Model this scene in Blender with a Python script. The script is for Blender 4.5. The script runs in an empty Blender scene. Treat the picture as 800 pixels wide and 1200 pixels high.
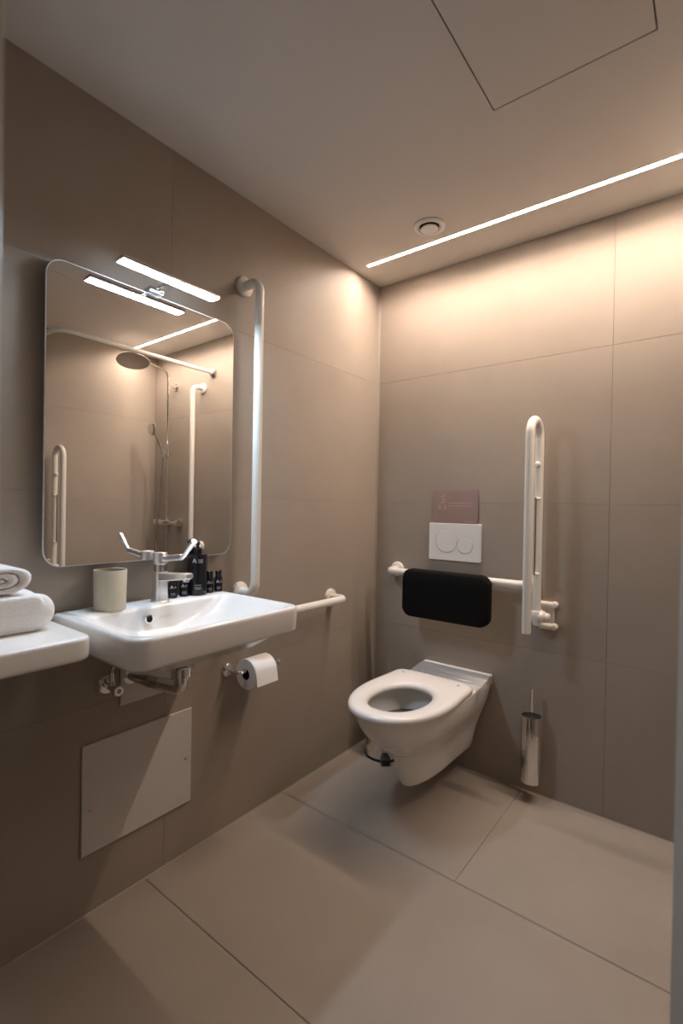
import bpy, bmesh, math, random
from mathutils import Vector, Matrix
random.seed(7)
scene = bpy.context.scene
COL = scene.collection
PI = math.pi

# ------------------------------------------------------------------ camera, world, exposure
def cam_basis(yaw, pitch, roll):
    f = Vector((math.sin(yaw)*math.cos(pitch), math.cos(yaw)*math.cos(pitch), math.sin(pitch)))
    rt = Vector((math.cos(yaw), -math.sin(yaw), 0)); up = rt.cross(f)
    return rt*math.cos(roll)+up*math.sin(roll), -rt*math.sin(roll)+up*math.cos(roll), f
r_, u_, f_ = cam_basis(-0.6605, -0.0086, 0.0174)
cam_data = bpy.data.cameras.new('camera'); cam = bpy.data.objects.new('camera', cam_data); COL.objects.link(cam)
M4 = Matrix((r_, u_, -f_)).transposed().to_4x4(); M4.translation = Vector((1.386, -2.071, 1.1583))
cam.matrix_world = M4
cam_data.sensor_fit = 'VERTICAL'; cam_data.sensor_height = 36.0; cam_data.sensor_width = 24.0
cam_data.lens = 571.1*36/1200
cam_data.clip_start = 0.01
cam_data.dof.use_dof = True; cam_data.dof.focus_distance = 2.0; cam_data.dof.aperture_fstop = 2.8
scene.camera = cam

world = bpy.data.worlds.new('world'); scene.world = world; world.use_nodes = True
world.node_tree.nodes['Background'].inputs[0].default_value = (0.9, 0.85, 0.8, 1)
world.node_tree.nodes['Background'].inputs[1].default_value = 0.012
vs = scene.view_settings
vs.view_transform = 'Standard'; vs.look = 'None'; vs.gamma = 1.0; vs.use_curve_mapping = False
vs.exposure = 1.25
LED_STRENGTH = 130.0
LED_COLOR = (1.0, 0.82, 0.685)
LAMP_STRENGTH = 86.0
LAMP_COLOR = (0.64, 0.81, 1.0)

# ------------------------------------------------------------------ materials
def new_mat(name):
    m = bpy.data.materials.new(name); m.use_nodes = True
    nt = m.node_tree; b = nt.nodes['Principled BSDF']
    return m, nt, b
def mat(name, col, rough=0.5, metal=0.0, spec=0.5, var=0.0, scale=8.0, bump=0.0, bscale=60.0, coat=0.0, sheen=0.0):
    m, nt, b = new_mat(name)
    b.inputs['Roughness'].default_value = rough; b.inputs['Metallic'].default_value = metal
    b.inputs['Specular IOR Level'].default_value = spec
    b.inputs['Coat Weight'].default_value = coat
    b.inputs['Sheen Weight'].default_value = sheen
    tc = nt.nodes.new('ShaderNodeTexCoord')
    if var > 0:
        n = nt.nodes.new('ShaderNodeTexNoise'); n.inputs['Scale'].default_value = scale; n.inputs['Detail'].default_value = 6
        nt.links.new(tc.outputs['Object'], n.inputs['Vector'])
        cr = nt.nodes.new('ShaderNodeValToRGB')
        cr.color_ramp.elements[0].position = 0.3; cr.color_ramp.elements[1].position = 0.7
        cr.color_ramp.elements[0].color = tuple(c*(1-var) for c in col)+(1,)
        cr.color_ramp.elements[1].color = tuple(min(1, c*(1+var)) for c in col)+(1,)
        nt.links.new(n.outputs['Fac'], cr.inputs['Fac']); nt.links.new(cr.outputs['Color'], b.inputs['Base Color'])
    else:
        b.inputs['Base Color'].default_value = tuple(col)+(1,)
    if bump > 0:
        n2 = nt.nodes.new('ShaderNodeTexNoise'); n2.inputs['Scale'].default_value = bscale; n2.inputs['Detail'].default_value = 4
        nt.links.new(tc.outputs['Object'], n2.inputs['Vector'])
        bp = nt.nodes.new('ShaderNodeBump'); bp.inputs['Strength'].default_value = bump; bp.inputs['Distance'].default_value = 0.002
        nt.links.new(n2.outputs['Fac'], bp.inputs['Height']); nt.links.new(bp.outputs['Normal'], b.inputs['Normal'])
    return m
def emit_mat(name, col, strength):
    m, nt, b = new_mat(name)
    b.inputs['Base Color'].default_value = (0.8, 0.8, 0.8, 1)
    b.inputs['Emission Color'].default_value = tuple(col)+(1,)
    b.inputs['Emission Strength'].default_value = strength
    return m
def tile_mat(name, col, rough):
    # porcelain stoneware: soft cloudy tone plus fine grain, different offset for each tile
    m, nt, b = new_mat(name)
    L = nt.links.new
    tc = nt.nodes.new('ShaderNodeTexCoord'); oi = nt.nodes.new('ShaderNodeObjectInfo')
    add = nt.nodes.new('ShaderNodeVectorMath'); add.operation = 'ADD'
    mul = nt.nodes.new('ShaderNodeMath'); mul.operation = 'MULTIPLY'; mul.inputs[1].default_value = 37.0
    L(oi.outputs['Random'], mul.inputs[0]); L(tc.outputs['Object'], add.inputs[0]); L(mul.outputs[0], add.inputs[1])
    n1 = nt.nodes.new('ShaderNodeTexNoise'); n1.inputs['Scale'].default_value = 2.6; n1.inputs['Detail'].default_value = 7; n1.inputs['Roughness'].default_value = 0.6
    n2 = nt.nodes.new('ShaderNodeTexNoise'); n2.inputs['Scale'].default_value = 140; n2.inputs['Detail'].default_value = 3
    L(add.outputs[0], n1.inputs['Vector']); L(add.outputs[0], n2.inputs['Vector'])
    mx = nt.nodes.new('ShaderNodeMath'); mx.operation = 'MULTIPLY_ADD'; mx.inputs[1].default_value = 0.25
    L(n2.outputs['Fac'], mx.inputs[0]); L(n1.outputs['Fac'], mx.inputs[2])
    cr = nt.nodes.new('ShaderNodeValToRGB')
    cr.color_ramp.elements[0].position = 0.42; cr.color_ramp.elements[1].position = 0.85
    cr.color_ramp.elements[0].color = tuple(c*0.93 for c in col)+(1,)
    cr.color_ramp.elements[1].color = tuple(c*1.06 for c in col)+(1,)
    L(mx.outputs[0], cr.inputs['Fac']); L(cr.outputs['Color'], b.inputs['Base Color'])
    b.inputs['Roughness'].default_value = rough; b.inputs['Specular IOR Level'].default_value = 0.3
    bp = nt.nodes.new('ShaderNodeBump'); bp.inputs['Strength'].default_value = 0.06; bp.inputs['Distance'].default_value = 0.001
    L(n2.outputs['Fac'], bp.inputs['Height']); L(bp.outputs['Normal'], b.inputs['Normal'])
    return m

MAT = dict(
    wall_tile=tile_mat('greige wall tile', (0.335, 0.283, 0.234), 0.55),
    floor_tile=tile_mat('greige floor tile', (0.34, 0.292, 0.248), 0.40),
    grout=mat('grout', (0.19, 0.158, 0.13), 0.9, var=0.08),
    silicone=mat('silicone', (0.27, 0.232, 0.195), 0.5),
    ceiling=mat('ceiling paint', (0.66, 0.62, 0.58), 0.85, var=0.015, scale=3, bump=0.03, bscale=120),
    dark=mat('dark void', (0.02, 0.017, 0.015), 0.9),
    plaster=mat('plaster', (0.6, 0.57, 0.52), 0.8, var=0.02),
    frame=mat('cream door frame', (0.62, 0.58, 0.48), 0.45, var=0.02),
    leaf=mat('door leaf', (0.50, 0.47, 0.42), 0.45, var=0.02),
    ceramic=mat('white ceramic', (0.82, 0.80, 0.775), 0.17, spec=0.5),
    seat=mat('white seat plastic', (0.84, 0.81, 0.78), 0.16),
    coated=mat('cream coated steel', (0.80, 0.76, 0.69), 0.30),
    plastic=mat('white plastic', (0.80, 0.78, 0.77), 0.28),
    groove=mat('grey groove', (0.42, 0.40, 0.39), 0.5),
    panel=mat('pale panel', (0.58, 0.55, 0.51), 0.5, var=0.015),
    shelf=mat('white shelf lacquer', (0.80, 0.78, 0.75), 0.22),
    chrome=mat('chrome', (0.80, 0.79, 0.78), 0.07, metal=1.0),
    tapmetal=mat('soft chrome', (0.92, 0.93, 0.95), 0.32, metal=1.0),
    darkmetal=mat('dark spray face', (0.30, 0.28, 0.27), 0.35, metal=1.0),
    satin=mat('brushed steel', (0.55, 0.53, 0.51), 0.24, metal=1.0),
    mirror=mat('mirror', (0.93, 0.93, 0.92), 0.0, metal=1.0),
    edge=mat('polished glass edge', (0.85, 0.87, 0.85), 0.15),
    foam=mat('black foam', (0.006, 0.006, 0.006), 0.85, spec=0.15, bump=0.2, bscale=220),
    bottle=mat('black bottle', (0.010, 0.010, 0.013), 0.16),
    print=mat('grey print', (0.55, 0.55, 0.58), 0.5),
    cup=mat('stone beige ceramic', (0.52, 0.465, 0.35), 0.5, var=0.03, scale=40),
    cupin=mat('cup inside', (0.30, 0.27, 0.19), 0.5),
    towel=mat('white terry', (0.86, 0.84, 0.83), 0.95, bump=0.8, bscale=230, sheen=0.3),
    paper=mat('tissue paper', (0.86, 0.84, 0.82), 0.95, bump=0.2, bscale=300),
    card=mat('dusty pink card', (0.27, 0.18, 0.155), 0.4, var=0.08, scale=14),
    cardprint=mat('pale pink print', (0.42, 0.31, 0.27), 0.5),
    water=mat('water', (0.075, 0.07, 0.058), 0.04),
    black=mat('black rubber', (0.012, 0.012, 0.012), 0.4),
    led=emit_mat('warm led', LED_COLOR, LED_STRENGTH),
    lamp=emit_mat('cool led', LAMP_COLOR, LAMP_STRENGTH),
)

# ------------------------------------------------------------------ mesh helpers
def obj(name, bm, m, parent=None, smooth=True, angle=35):
    me = bpy.data.meshes.new(name)
    bmesh.ops.recalc_face_normals(bm, faces=bm.faces[:])
    bm.to_mesh(me); bm.free()
    me.materials.append(MAT[m])
    if smooth:
        me.polygons.foreach_set('use_smooth', [True]*len(me.polygons))
        me.set_sharp_from_angle(angle=math.radians(angle))
    o = bpy.data.objects.new(name, me); COL.objects.link(o)
    if parent: o.parent = parent
    return o
def tag(o, label, cat, group=None, kind=None):
    o['label'] = label; o['category'] = cat
    if group: o['group'] = group
    if kind: o['kind'] = kind
    return o
def thing(name, label, cat, loc=(0, 0, 0), rz=0.0, group=None):
    o = bpy.data.objects.new(name, None); COL.objects.link(o)
    o.empty_display_size = 0.05
    o.location = loc; o.rotation_euler = (0, 0, rz)
    return tag(o, label, cat, group)
def struct(o, label, cat):
    return tag(o, label, cat, kind='structure')
def dup(root, loc, rz, label=None):
    r = root.copy(); COL.objects.link(r); r.location = loc; r.rotation_euler = (0, 0, rz)
    if label: r['label'] = label
    for ch in list(root.children):
        c = ch.copy(); COL.objects.link(c); c.parent = r
        for g in list(ch.children):
            e = g.copy(); COL.objects.link(e); e.parent = c
    return r

def box(lo, hi, bev=0.0, seg=2, bm=None):
    bm = bm or bmesh.new()
    vs_ = [bm.verts.new((x, y, z)) for x in (lo[0], hi[0]) for y in (lo[1], hi[1]) for z in (lo[2], hi[2])]
    F = [(0, 1, 3, 2), (4, 6, 7, 5), (0, 4, 5, 1), (2, 3, 7, 6), (0, 2, 6, 4), (1, 5, 7, 3)]
    fs = [bm.faces.new([vs_[i] for i in f]) for f in F]
    if bev > 0:
        es = list({e for f in fs for e in f.edges})
        bmesh.ops.bevel(bm, geom=es, offset=bev, segments=seg, affect='EDGES', profile=0.5)
    return bm
def loft(loops, close_first=True, close_last=True, bm=None, cyc=True):
    bm = bm or bmesh.new()
    L = [[bm.verts.new(p) for p in lp] for lp in loops]
    n = len(L[0])
    for a, b in zip(L, L[1:]):
        for i in range(n if cyc else n-1):
            j = (i+1) % n
            bm.faces.new((a[i], a[j], b[j], b[i]))
    if close_first: bm.faces.new(L[0][::-1])
    if close_last: bm.faces.new(L[-1])
    return bm
def frame_of(d):
    d = d.normalized(); a = Vector((0, 0, 1)) if abs(d.z) < 0.9 else Vector((1, 0, 0))
    u = d.cross(a).normalized(); return u, d.cross(u).normalized()
def fillet(pts, r, n=8):
    pts = [Vector(p) for p in pts]; out = [pts[0]]
    for a, b, c in zip(pts, pts[1:], pts[2:]):
        d1 = (a-b); d2 = (c-b); rr = min(r, d1.length*0.49, d2.length*0.49) if True else r
        d1.normalize(); d2.normalize()
        ang = d1.angle(d2)
        if ang > PI-0.01: out.append(b); continue
        t = min(r/math.tan(ang/2), (a-b).length*0.499, (c-b).length*0.499); R = t*math.tan(ang/2)
        cen = b+(d1+d2).normalized()*(R/math.sin(ang/2))
        p1 = b+d1*t; p2 = b+d2*t
        v1 = p1-cen; v2 = p2-cen; th = v1.angle(v2)
        for k in range(n+1):
            s = k/n
            out.append(cen+(v1*math.sin((1-s)*th)+v2*math.sin(s*th))/math.sin(th))
    out.append(pts[-1]); return out
def tube(pts, r, seg=16, bm=None, caps=True, round_end=False):
    """sweep a circle along pts; r number or list"""
    bm = bm or bmesh.new()
    pts = [Vector(p) for p in pts]; n = len(pts)
    rs = r if isinstance(r, (list, tuple)) else [r]*n
    tans = []
    for i in range(n):
        a = pts[max(i-1, 0)]; b = pts[min(i+1, n-1)]; tans.append((b-a).normalized())
    u, v = frame_of(tans[0]); loops = []
    for i in range(n):
        if i:
            q = tans[i-1].rotation_difference(tans[i]); u = q @ u; v = q @ v
        loops.append([pts[i]+(u*math.cos(2*PI*k/seg)+v*math.sin(2*PI*k/seg))*rs[i] for k in range(seg)])
    return loft(loops, caps, caps, bm)
def lathe(prof, origin, axis='z', seg=32, bm=None, cap0=True, cap1=True):
    """prof list of (radius, height) along axis from origin"""
    o = Vector(origin)
    ax = {'z': (Vector((1, 0, 0)), Vector((0, 1, 0)), Vector((0, 0, 1))), 'x': (Vector((0, 1, 0)), Vector((0, 0, 1)), Vector((1, 0, 0))),
          '-y': (Vector((1, 0, 0)), Vector((0, 0, 1)), Vector((0, -1, 0))), '-x': (Vector((0, 1, 0)), Vector((0, 0, 1)), Vector((-1, 0, 0))),
          'y': (Vector((1, 0, 0)), Vector((0, 0, 1)), Vector((0, 1, 0))), '-z': (Vector((1, 0, 0)), Vector((0, 1, 0)), Vector((0, 0, -1)))}[axis]
    loops = [[o+(ax[0]*math.cos(2*PI*k/seg)+ax[1]*math.sin(2*PI*k/seg))*max(r, 1e-4)+ax[2]*h for k in range(seg)] for r, h in prof]
    return loft(loops, cap0, cap1, bm)
def rrect(w, h, r, n=8, cx=0.0, cy=0.0):
    """rounded rectangle outline, ccw; r single or 4 radii for corners (+,+),(-,+),(-,-),(+,-)"""
    rs = r if isinstance(r, (list, tuple)) else [r]*4
    out = []
    for (sx, sy, a0), rr in zip(((1, 1, 0), (-1, 1, PI/2), (-1, -1, PI), (1, -1, 1.5*PI)), rs):
        ox = cx+sx*(w/2-rr); oy = cy+sy*(h/2-rr)
        for k in range(n+1):
            a = a0+PI/2*k/n; out.append((ox+rr*math.cos(a), oy+rr*math.sin(a)))
    return out
def slab(outline, place, t0, t1, bev=0.0):
    """extrude a 2D outline; place(u, v, t)->xyz ; small chamfer at t1 side"""
    loops = [[place(u, v, t0) for u, v in outline]]
    if bev > 0:
        cu = sum(p[0] for p in outline)/len(outline); cv = sum(p[1] for p in outline)/len(outline)
        W = max(p[0] for p in outline)-min(p[0] for p in outline); H = max(p[1] for p in outline)-min(p[1] for p in outline)
        for k in range(4):
            a = PI/2*k/3; off = bev*(1-math.cos(a)); t = t1-(bev*(1-math.sin(a)))*(1 if t1 > t0 else -1)
            su = 1-2*off/W; sv = 1-2*off/H
            loops.append([place(cu+(u-cu)*su, cv+(v-cv)*sv, t) for u, v in outline])
    else:
        loops.append([place(u, v, t1) for u, v in outline])
    return loft(loops)
def resample(pts, n):
    P = [Vector((p[0], p[1], 0)) for p in pts]; P.append(P[0]); D = [0.0]
    for a, b in zip(P, P[1:]): D.append(D[-1]+(b-a).length)
    out = []; j = 0
    for k in range(n):
        s = D[-1]*k/n
        while D[j+1] < s: j += 1
        t = (s-D[j])/max(D[j+1]-D[j], 1e-9); q = P[j].lerp(P[j+1], t); out.append((q.x, q.y))
    return out
def text_mesh(name, body, size, place, m, parent, bold=0.0, spacing=1.0):
    """flat lettering; place(u, v)->xyz"""
    cu = bpy.data.curves.new(name, 'FONT'); cu.body = body; cu.size = size; cu.offset = bold; cu.space_character = spacing
    cu.align_x = 'CENTER'; cu.align_y = 'CENTER'
    to = bpy.data.objects.new(name+'_tmp', cu); COL.objects.link(to)
    dg = bpy.context.evaluated_depsgraph_get(); me = bpy.data.meshes.new_from_object(to.evaluated_get(dg))
    bpy.data.objects.remove(to); bpy.data.curves.remove(cu)
    for v in me.vertices: v.co = place(v.co.x, v.co.y)
    me.materials.clear(); me.materials.append(MAT[m])
    o = bpy.data.objects.new(name, me); COL.objects.link(o); o.parent = parent
    return o

# ------------------------------------------------------------------ room shell
W, H, YF = 2.10, 2.28, -1.9325
def tiles(parent, us, vs2, place, m, G=0.0006, thick=0.010):
    """every tile its own object: us list of joint positions, vs2 list of row joints; place(u, v, t)"""
    cache = {}
    for v0, v1, ulist in [(a, b, us if not callable(us) else us(i)) for i, (a, b) in enumerate(zip(vs2, vs2[1:]))]:
        for u0, u1 in zip(ulist, ulist[1:]):
            key = (round(u1-u0, 4), round(v1-v0, 4))
            if key not in cache:
                w = (u1-u0)/2-G; h = (v1-v0)/2-G; c = G
                lp = lambda e, t: [place(x, y, t) for x, y in ((-w+e, -h+e), (w-e, -h+e), (w-e, h-e), (-w+e, h-e))]
                O = Vector(place(0, 0, 0))
                bm = loft([[Vector(p)-O for p in q] for q in (lp(0, -thick), lp(0, -c), lp(c, 0))])
                o = obj('tile', bm, m, parent, smooth=False); cache[key] = o.data
            else:
                o = bpy.data.objects.new('tile', cache[key]); COL.objects.link(o); o.parent = parent
            o.location = place((u0+u1)/2, (v0+v1)/2, 0)
zs = [0.0, 0.589, 1.189, 1.789, H]
wl = obj('wall_left', box((-0.12, YF-0.12, -0.05), (-0.0035, 0.12, H+0.05)), 'grout', smooth=False)
struct(wl, 'greige large-format tiled wall behind the washbasin', 'wall')
tiles(wl, [YF, -1.185, 0.0], zs, lambda u, v, t: (t, u, v), 'wall_tile', 0.0003)
wb = obj('wall_back', box((-0.0035, 0.0035, -0.05), (W+0.12, 0.12, H+0.05)), 'grout', smooth=False)
struct(wb, 'greige large-format tiled wall behind the toilet', 'wall')
tiles(wb, [0.0, 1.056, W], zs, lambda u, v, t: (u, -t, v), 'wall_tile', 0.00045)
wr = obj('wall_right', box((W+0.0035, YF-0.12, -0.05), (W+0.12, 0.0035, H+0.05)), 'grout', smooth=False)
struct(wr, 'greige tiled wall of the shower, seen in the mirror', 'wall')
tiles(wr, [YF, -1.2, 0.0], zs, lambda u, v, t: (W-t, u, v), 'wall_tile', 0.0003)
DX0, DX1, DH = 0.937, 1.92, 2.10
bm = box((-0.0035, YF-0.12, -0.05), (DX0-0.05, YF, H+0.05)); box((DX1+0.05, YF-0.12, -0.05), (W+0.0035, YF, H+0.05), bm=bm)
box((DX0-0.05, YF-0.12, DH+0.05), (DX1+0.05, YF, H+0.05), bm=bm)
wf = obj('wall_front', bm, 'wall_tile', smooth=False); struct(wf, 'plain wall with the doorway the room is entered by', 'wall')
fl = obj('floor', box((-0.0035, -2.75, -0.12), (W+0.0035, 0.0035, -0.0035)), 'grout', smooth=False)
struct(fl, 'greige large-format tiled floor', 'floor')
xr = [[0.0, 0.754, W], [0.0, 1.354, W], [0.0, 1.20, W], [0.0, 1.20, W], [0.0, 0.6, W]]
rows = [0.0, -0.651, -1.248, -1.848, -2.448, -2.75]
tiles(fl, lambda i: xr[i], rows, lambda u, v, t: (u, v, t), 'floor_tile', 0.0005)

SL0, SL1 = -0.2245, -0.2055   # slot for the light strip
HX0, HX1, HY0, HY1 = 0.861, 1.251, -1.13, -0.732
bm = bmesh.new()
for lo, hi in (((-0.0035, YF-0.12), (W+0.0035, HY0)), ((-0.0035, HY1), (W+0.0035, SL0)), ((-0.0035, SL1), (W+0.0035, 0.0035)), ((-0.0035, SL0), (0.074, SL1)), ((2.026, SL0), (W+0.0035, SL1)), ((-0.0035, HY0), (HX0, HY1)), ((HX1, HY0), (W+0.0035, HY1))):
    box((lo[0], lo[1], H), (hi[0], hi[1], H+0.05), bm=bm)
box((HX0-0.02, HY0-0.02, H+0.05), (HX1+0.02, HY1+0.02, H+0.055), bm=bm)
ce = obj('ceiling', bm, 'ceiling', smooth=False); struct(ce, 'smooth warm white ceiling', 'ceiling')
g = 0.0035
hatch = thing('ceiling_hatch', 'square flush access hatch in the ceiling outlined by a dark gap', 'hatch', ((HX0+HX1)/2, (HY0+HY1)/2, H))
hw = (HX1-HX0)/2-g; hh = (HY1-HY0)/2-g
obj('hatch_door', box((-hw, -hh, 0), (hw, hh, 0.018), 0.001, 1), 'ceiling', hatch, smooth=False)
bm = bmesh.new()
for a, b in (((-hw-g, -hh-g), (hw+g, -hh+0.01)), ((-hw-g, hh-0.01), (hw+g, hh+g)), ((-hw-g, -hh), (-hw+0.01, hh)), ((hw-0.01, -hh), (hw+g, hh))):
    box((a[0], a[1], 0.02), (b[0], b[1], 0.045), bm=bm)
obj('frame', bm, 'dark', hatch, smooth=False)

# silicone joint in the corner and along the floor
t1 = obj('trim_1', loft([[(0, 0, z), (0.009, 0, z), (0.006, -0.0025, z), (0.0025, -0.006, z), (0, -0.009, z)] for z in (0.0, H)]), 'silicone', smooth=False)
struct(t1, 'pale silicone joint in the corner of the two tiled walls', 'trim')
t2 = obj('trim_2', loft([[(0, y, 0), (0.003, y, 0), (0, y, 0.003)] for y in (YF, -0.012)]), 'silicone', smooth=False)
struct(t2, 'thin silicone joint where washbasin wall meets floor', 'trim')
t3 = obj('trim_3', loft([[(x, 0, 0), (x, -0.003, 0), (x, 0, 0.003)] for x in (0.012, W)]), 'silicone', smooth=False)
struct(t3, 'thin silicone joint where toilet wall meets floor', 'trim')

# door: frame and open leaf
d1 = obj('door_1', box((DX0-0.05, YF-0.135, 0), (DX0, YF+0.0, DH), 0.004), 'frame', smooth=True)
struct(d1, 'cream door frame around the doorway', 'door')
obj('jamb', box((DX1, YF-0.135, 0), (DX1+0.05, YF, DH), 0.004), 'frame', d1)
obj('lintel', box((DX0-0.05, YF-0.135, DH), (DX1+0.05, YF, DH+0.05), 0.004), 'frame', d1)
hx, hy = DX1-0.01, YF+0.03; ex, ey = 1.386-0.0532*0.75, -2.071+0.75
ang = math.atan2(ey-hy, ex-hx); dl = math.hypot(ex-hx, ey-hy)
leaf = obj('door_2', box((0, -0.04, 0.008), (dl, 0.0, DH-0.005), 0.003), 'leaf')
leaf.location = (hx, hy, 0); leaf.rotation_euler = (0, 0, ang)
struct(leaf, 'pale door leaf standing open into the room', 'door')
for sy in (0.0, -0.04):
    s = 1 if sy == 0 else -1
    obj('door_handle', tube(fillet([(dl-0.12, sy, 1.02), (dl-0.12, sy+s*0.05, 1.02), (dl-0.24, sy+s*0.05, 1.02)], 0.012), 0.009), 'satin', leaf)

# ------------------------------------------------------------------ lights of the room
led = thing('led_strip', 'warm linear light strip recessed along the ceiling', 'light', (0, -0.215, H))
LD = 0.0048   # depth of the diffuser inside its slot
bm = box((0.0741, -0.0094, LD+0.001), (2.0259, 0.0094, LD+0.012)); box((0.0741, -0.0094, 0.0), (2.0259, -0.0086, LD+0.001), bm=bm); box((0.0741, 0.0086, 0.0), (2.0259, 0.0094, LD+0.001), bm=bm)
obj('profile', bm, 'plastic', led, smooth=False)
bm = bmesh.new(); vv = [bm.verts.new(p) for p in ((0.0745, -0.0085, LD), (0.0745, 0.0085, LD), (2.0255, 0.0085, LD), (2.0255, -0.0085, LD))]; bm.faces.new(vv)
o = obj('diffuser', bm, 'led', led, smooth=False)
if o.data.polygons[0].normal.z > 0: o.data.flip_normals()

LY0, LY1, LX, LZ = -1.415, -1.108, 0.122, 1.806
ML = thing('mirror_lamp', 'slim cool white light bar above the mirror', 'lamp', (0.03, -1.2615, 1.80))
ox, oy, oz = 0.03, -1.2615, 1.80
def rel(*p): return Vector((p[0]-ox, p[1]-oy, p[2]-oz))
lw = 0.018   # half width of the bar; the opal diffuser looks down
obj('housing', box(tuple(rel(LX-lw-0.002, LY0-0.004, LZ-0.003)), tuple(rel(LX+lw+0.002, LY1+0.004, LZ+0.007)), 0.002, 2), 'chrome', ML)
bm = bmesh.new(); vv = [bm.verts.new(rel(x, y, LZ-0.0036)) for x, y in ((LX-lw, LY0), (LX+lw, LY0), (LX+lw, LY1), (LX-lw, LY1))]; bm.faces.new(vv)
o = obj('diffuser', bm, 'lamp', ML, smooth=False)
if o.data.polygons[0].normal.z > 0: o.data.flip_normals()
bm = box(tuple(rel(0.010, oy-0.022, 1.7895)), tuple(rel(0.045, oy+0.022, 1.806)), 0.002)
obj('mirror_clamp', bm, 'satin', ML)
obj('arm', box(tuple(rel(0.040, oy-0.005, 1.802)), tuple(rel(LX-0.014, oy+0.005, 1.808)), 0.002), 'chrome', ML)
obj('screw', lathe([(0.006, 0), (0.006, 0.006), (0.003, 0.008)], rel(0.045, oy+0.014, 1.798), 'x', 12), 'chrome', ML)

vent = thing('ceiling_vent', 'round white air valve in the ceiling beside the light strip', 'vent', (0.455, -0.337, H))
obj('ring', lathe([(0.062, 0), (0.062, 0.004), (0.056, 0.009), (0.046, 0.010), (0.040, 0.004), (0.038, 0.001)], (0, 0, 0), '-z', 40, cap1=False), 'plastic', vent)
obj('throat', lathe([(0.041, 0.0005), (0.041, 0.001)], (0, 0, 0), '-z', 32), 'dark', vent)
obj('disc', lathe([(0.006, 0.0), (0.006, 0.009), (0.033, 0.010), (0.035, 0.013), (0.032, 0.016), (0.0, 0.018)], (0, 0, 0), '-z', 32), 'plastic', vent)

# ------------------------------------------------------------------ mirror
MY0, MY1, MZ0, MZ1 = -1.558, -0.957, 0.991, 1.788
mr = thing('mirror', 'frameless wall mirror with rounded corners above the washbasin', 'mirror', (0, (MY0+MY1)/2, MZ0))
out = rrect(MY1-MY0, MZ1-MZ0, 0.045, 10, 0, (MZ1-MZ0)/2)
obj('glass_body', slab(out, lambda u, v, t: (t, u, v), 0.0235, 0.0295), 'edge', mr, smooth=False)
k = 0.9955
obj('mirror_glass', slab([(u*k, (v-(MZ1-MZ0)/2)*0.9965+(MZ1-MZ0)/2) for u, v in out], lambda u, v, t: (t, u, v), 0.0294, 0.030), 'mirror', mr, smooth=False)
obj('backing', box((0.0, -0.22, 0.12), (0.0236, 0.22, 0.67)), 'plaster', mr, smooth=False)

# ------------------------------------------------------------------ washbasin
SZ = 0.868; SY0, SY1 = -1.527, -1.000; SD = 0.418
SC = (SY0+SY1)/2; SWd = SY1-SY0
basin = thing('washbasin', 'white rectangular wall-hung ceramic washbasin below the mirror', 'sink', (0, SC, SZ-0.07))
NB = 144
def bloop(x0, x1, y0, y1, rf, rb, z):
    # corners (+x,+y),(-x,+y),(-x,-y),(+x,-y)
    pts = rrect(x1-x0, y1-y0, [rf, rb, rb, rf], 10, (x0+x1)/2, (y0+y1)/2)
    # start at mid front, going round
    pts = resample(pts, NB)
    return [(x, y-0.0, z-(SZ-0.07)) for x, y in pts]
hwid = SWd/2
def bl(i, dz, rf=0.045, rb=0.01): return bloop(0.0 if i < 0.03 else 0.0, SD-i, -hwid+i, hwid-i, max(rf-i, 0.012), rb, SZ+dz)
loops = [bloop(0.0, SD-0.13, -hwid+0.10, hwid-0.10, 0.06, 0.01, SZ-0.125),
         bloop(0.0, SD-0.09, -hwid+0.07, hwid-0.07, 0.06, 0.01, SZ-0.115),
         bloop(0.0, SD-0.035, -hwid+0.03, hwid-0.03, 0.06, 0.01, SZ-0.078),
         bl(0.012, -0.0735), bl(0.005, -0.070), bl(0.002, -0.064), bl(0.0, -0.012), bl(0.001, -0.006), bl(0.004, -0.002), bl(0.009, 0.0)]
# inner bowl
bx0, bx1 = 0.098, SD-0.022
def inn(ix, f, z, r):   # f shrinks side walls, ix shrinks depth
    return bloop(bx0+ix*0.6, bx1-ix, -hwid+0.022+f, hwid-0.022-f, r, r, SZ+z)
loops += [bloop(bx0-0.006, bx1+0.008, -hwid+0.016, hwid-0.016, 0.045, 0.05, SZ+0.0),
          inn(0.0, 0.0, -0.003, 0.045), inn(0.005, 0.012, -0.012, 0.045), inn(0.010, 0.035, -0.028, 0.05), inn(0.018, 0.065, -0.047, 0.055), inn(0.030, 0.095, -0.065, 0.06),
          inn(0.048, 0.125, -0.080, 0.07), inn(0.075, 0.155, -0.088, 0.06), inn(0.105, 0.195, -0.092, 0.03), inn(0.12, 0.222, -0.094, 0.015)]
obj('bowl', loft(loops), 'ceramic', basin, angle=50)
dr = rel_b = lambda x, y, z: (x, y-SC, z-(SZ-0.07))
dcx = (bx0+0.12*0.6+bx1-0.12)/2
obj('drain', lathe([(0.028, 0), (0.028, 0.003), (0.022, 0.005), (0.0, 0.006)], dr(dcx, SC, SZ-0.0935), 'z', 28), 'chrome', basin)
# overflow hole with lettering on the rear bowl wall
ofx = bx0+0.0185
ov = obj('overflow_ring', lathe([(0.0125, -0.006), (0.0125, 0.002), (0.0095, 0.003), (0.0085, -0.004)], dr(ofx-0.002, -1.314, SZ-0.034), 'x', 24, cap1=False), 'chrome', basin)
obj('overflow_hole', lathe([(0.0095, -0.006), (0.0095, -0.001)], dr(ofx-0.002, -1.314, SZ-0.034), 'x', 24), 'dark', ov)
text_mesh('lettering', 'DURAVIT', 0.0092, lambda u, v: Vector(dr(ofx+0.0012-v*0.25+0.0005, -1.262+u, SZ-0.034+v)), 'groove', basin, spacing=1.1)
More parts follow.
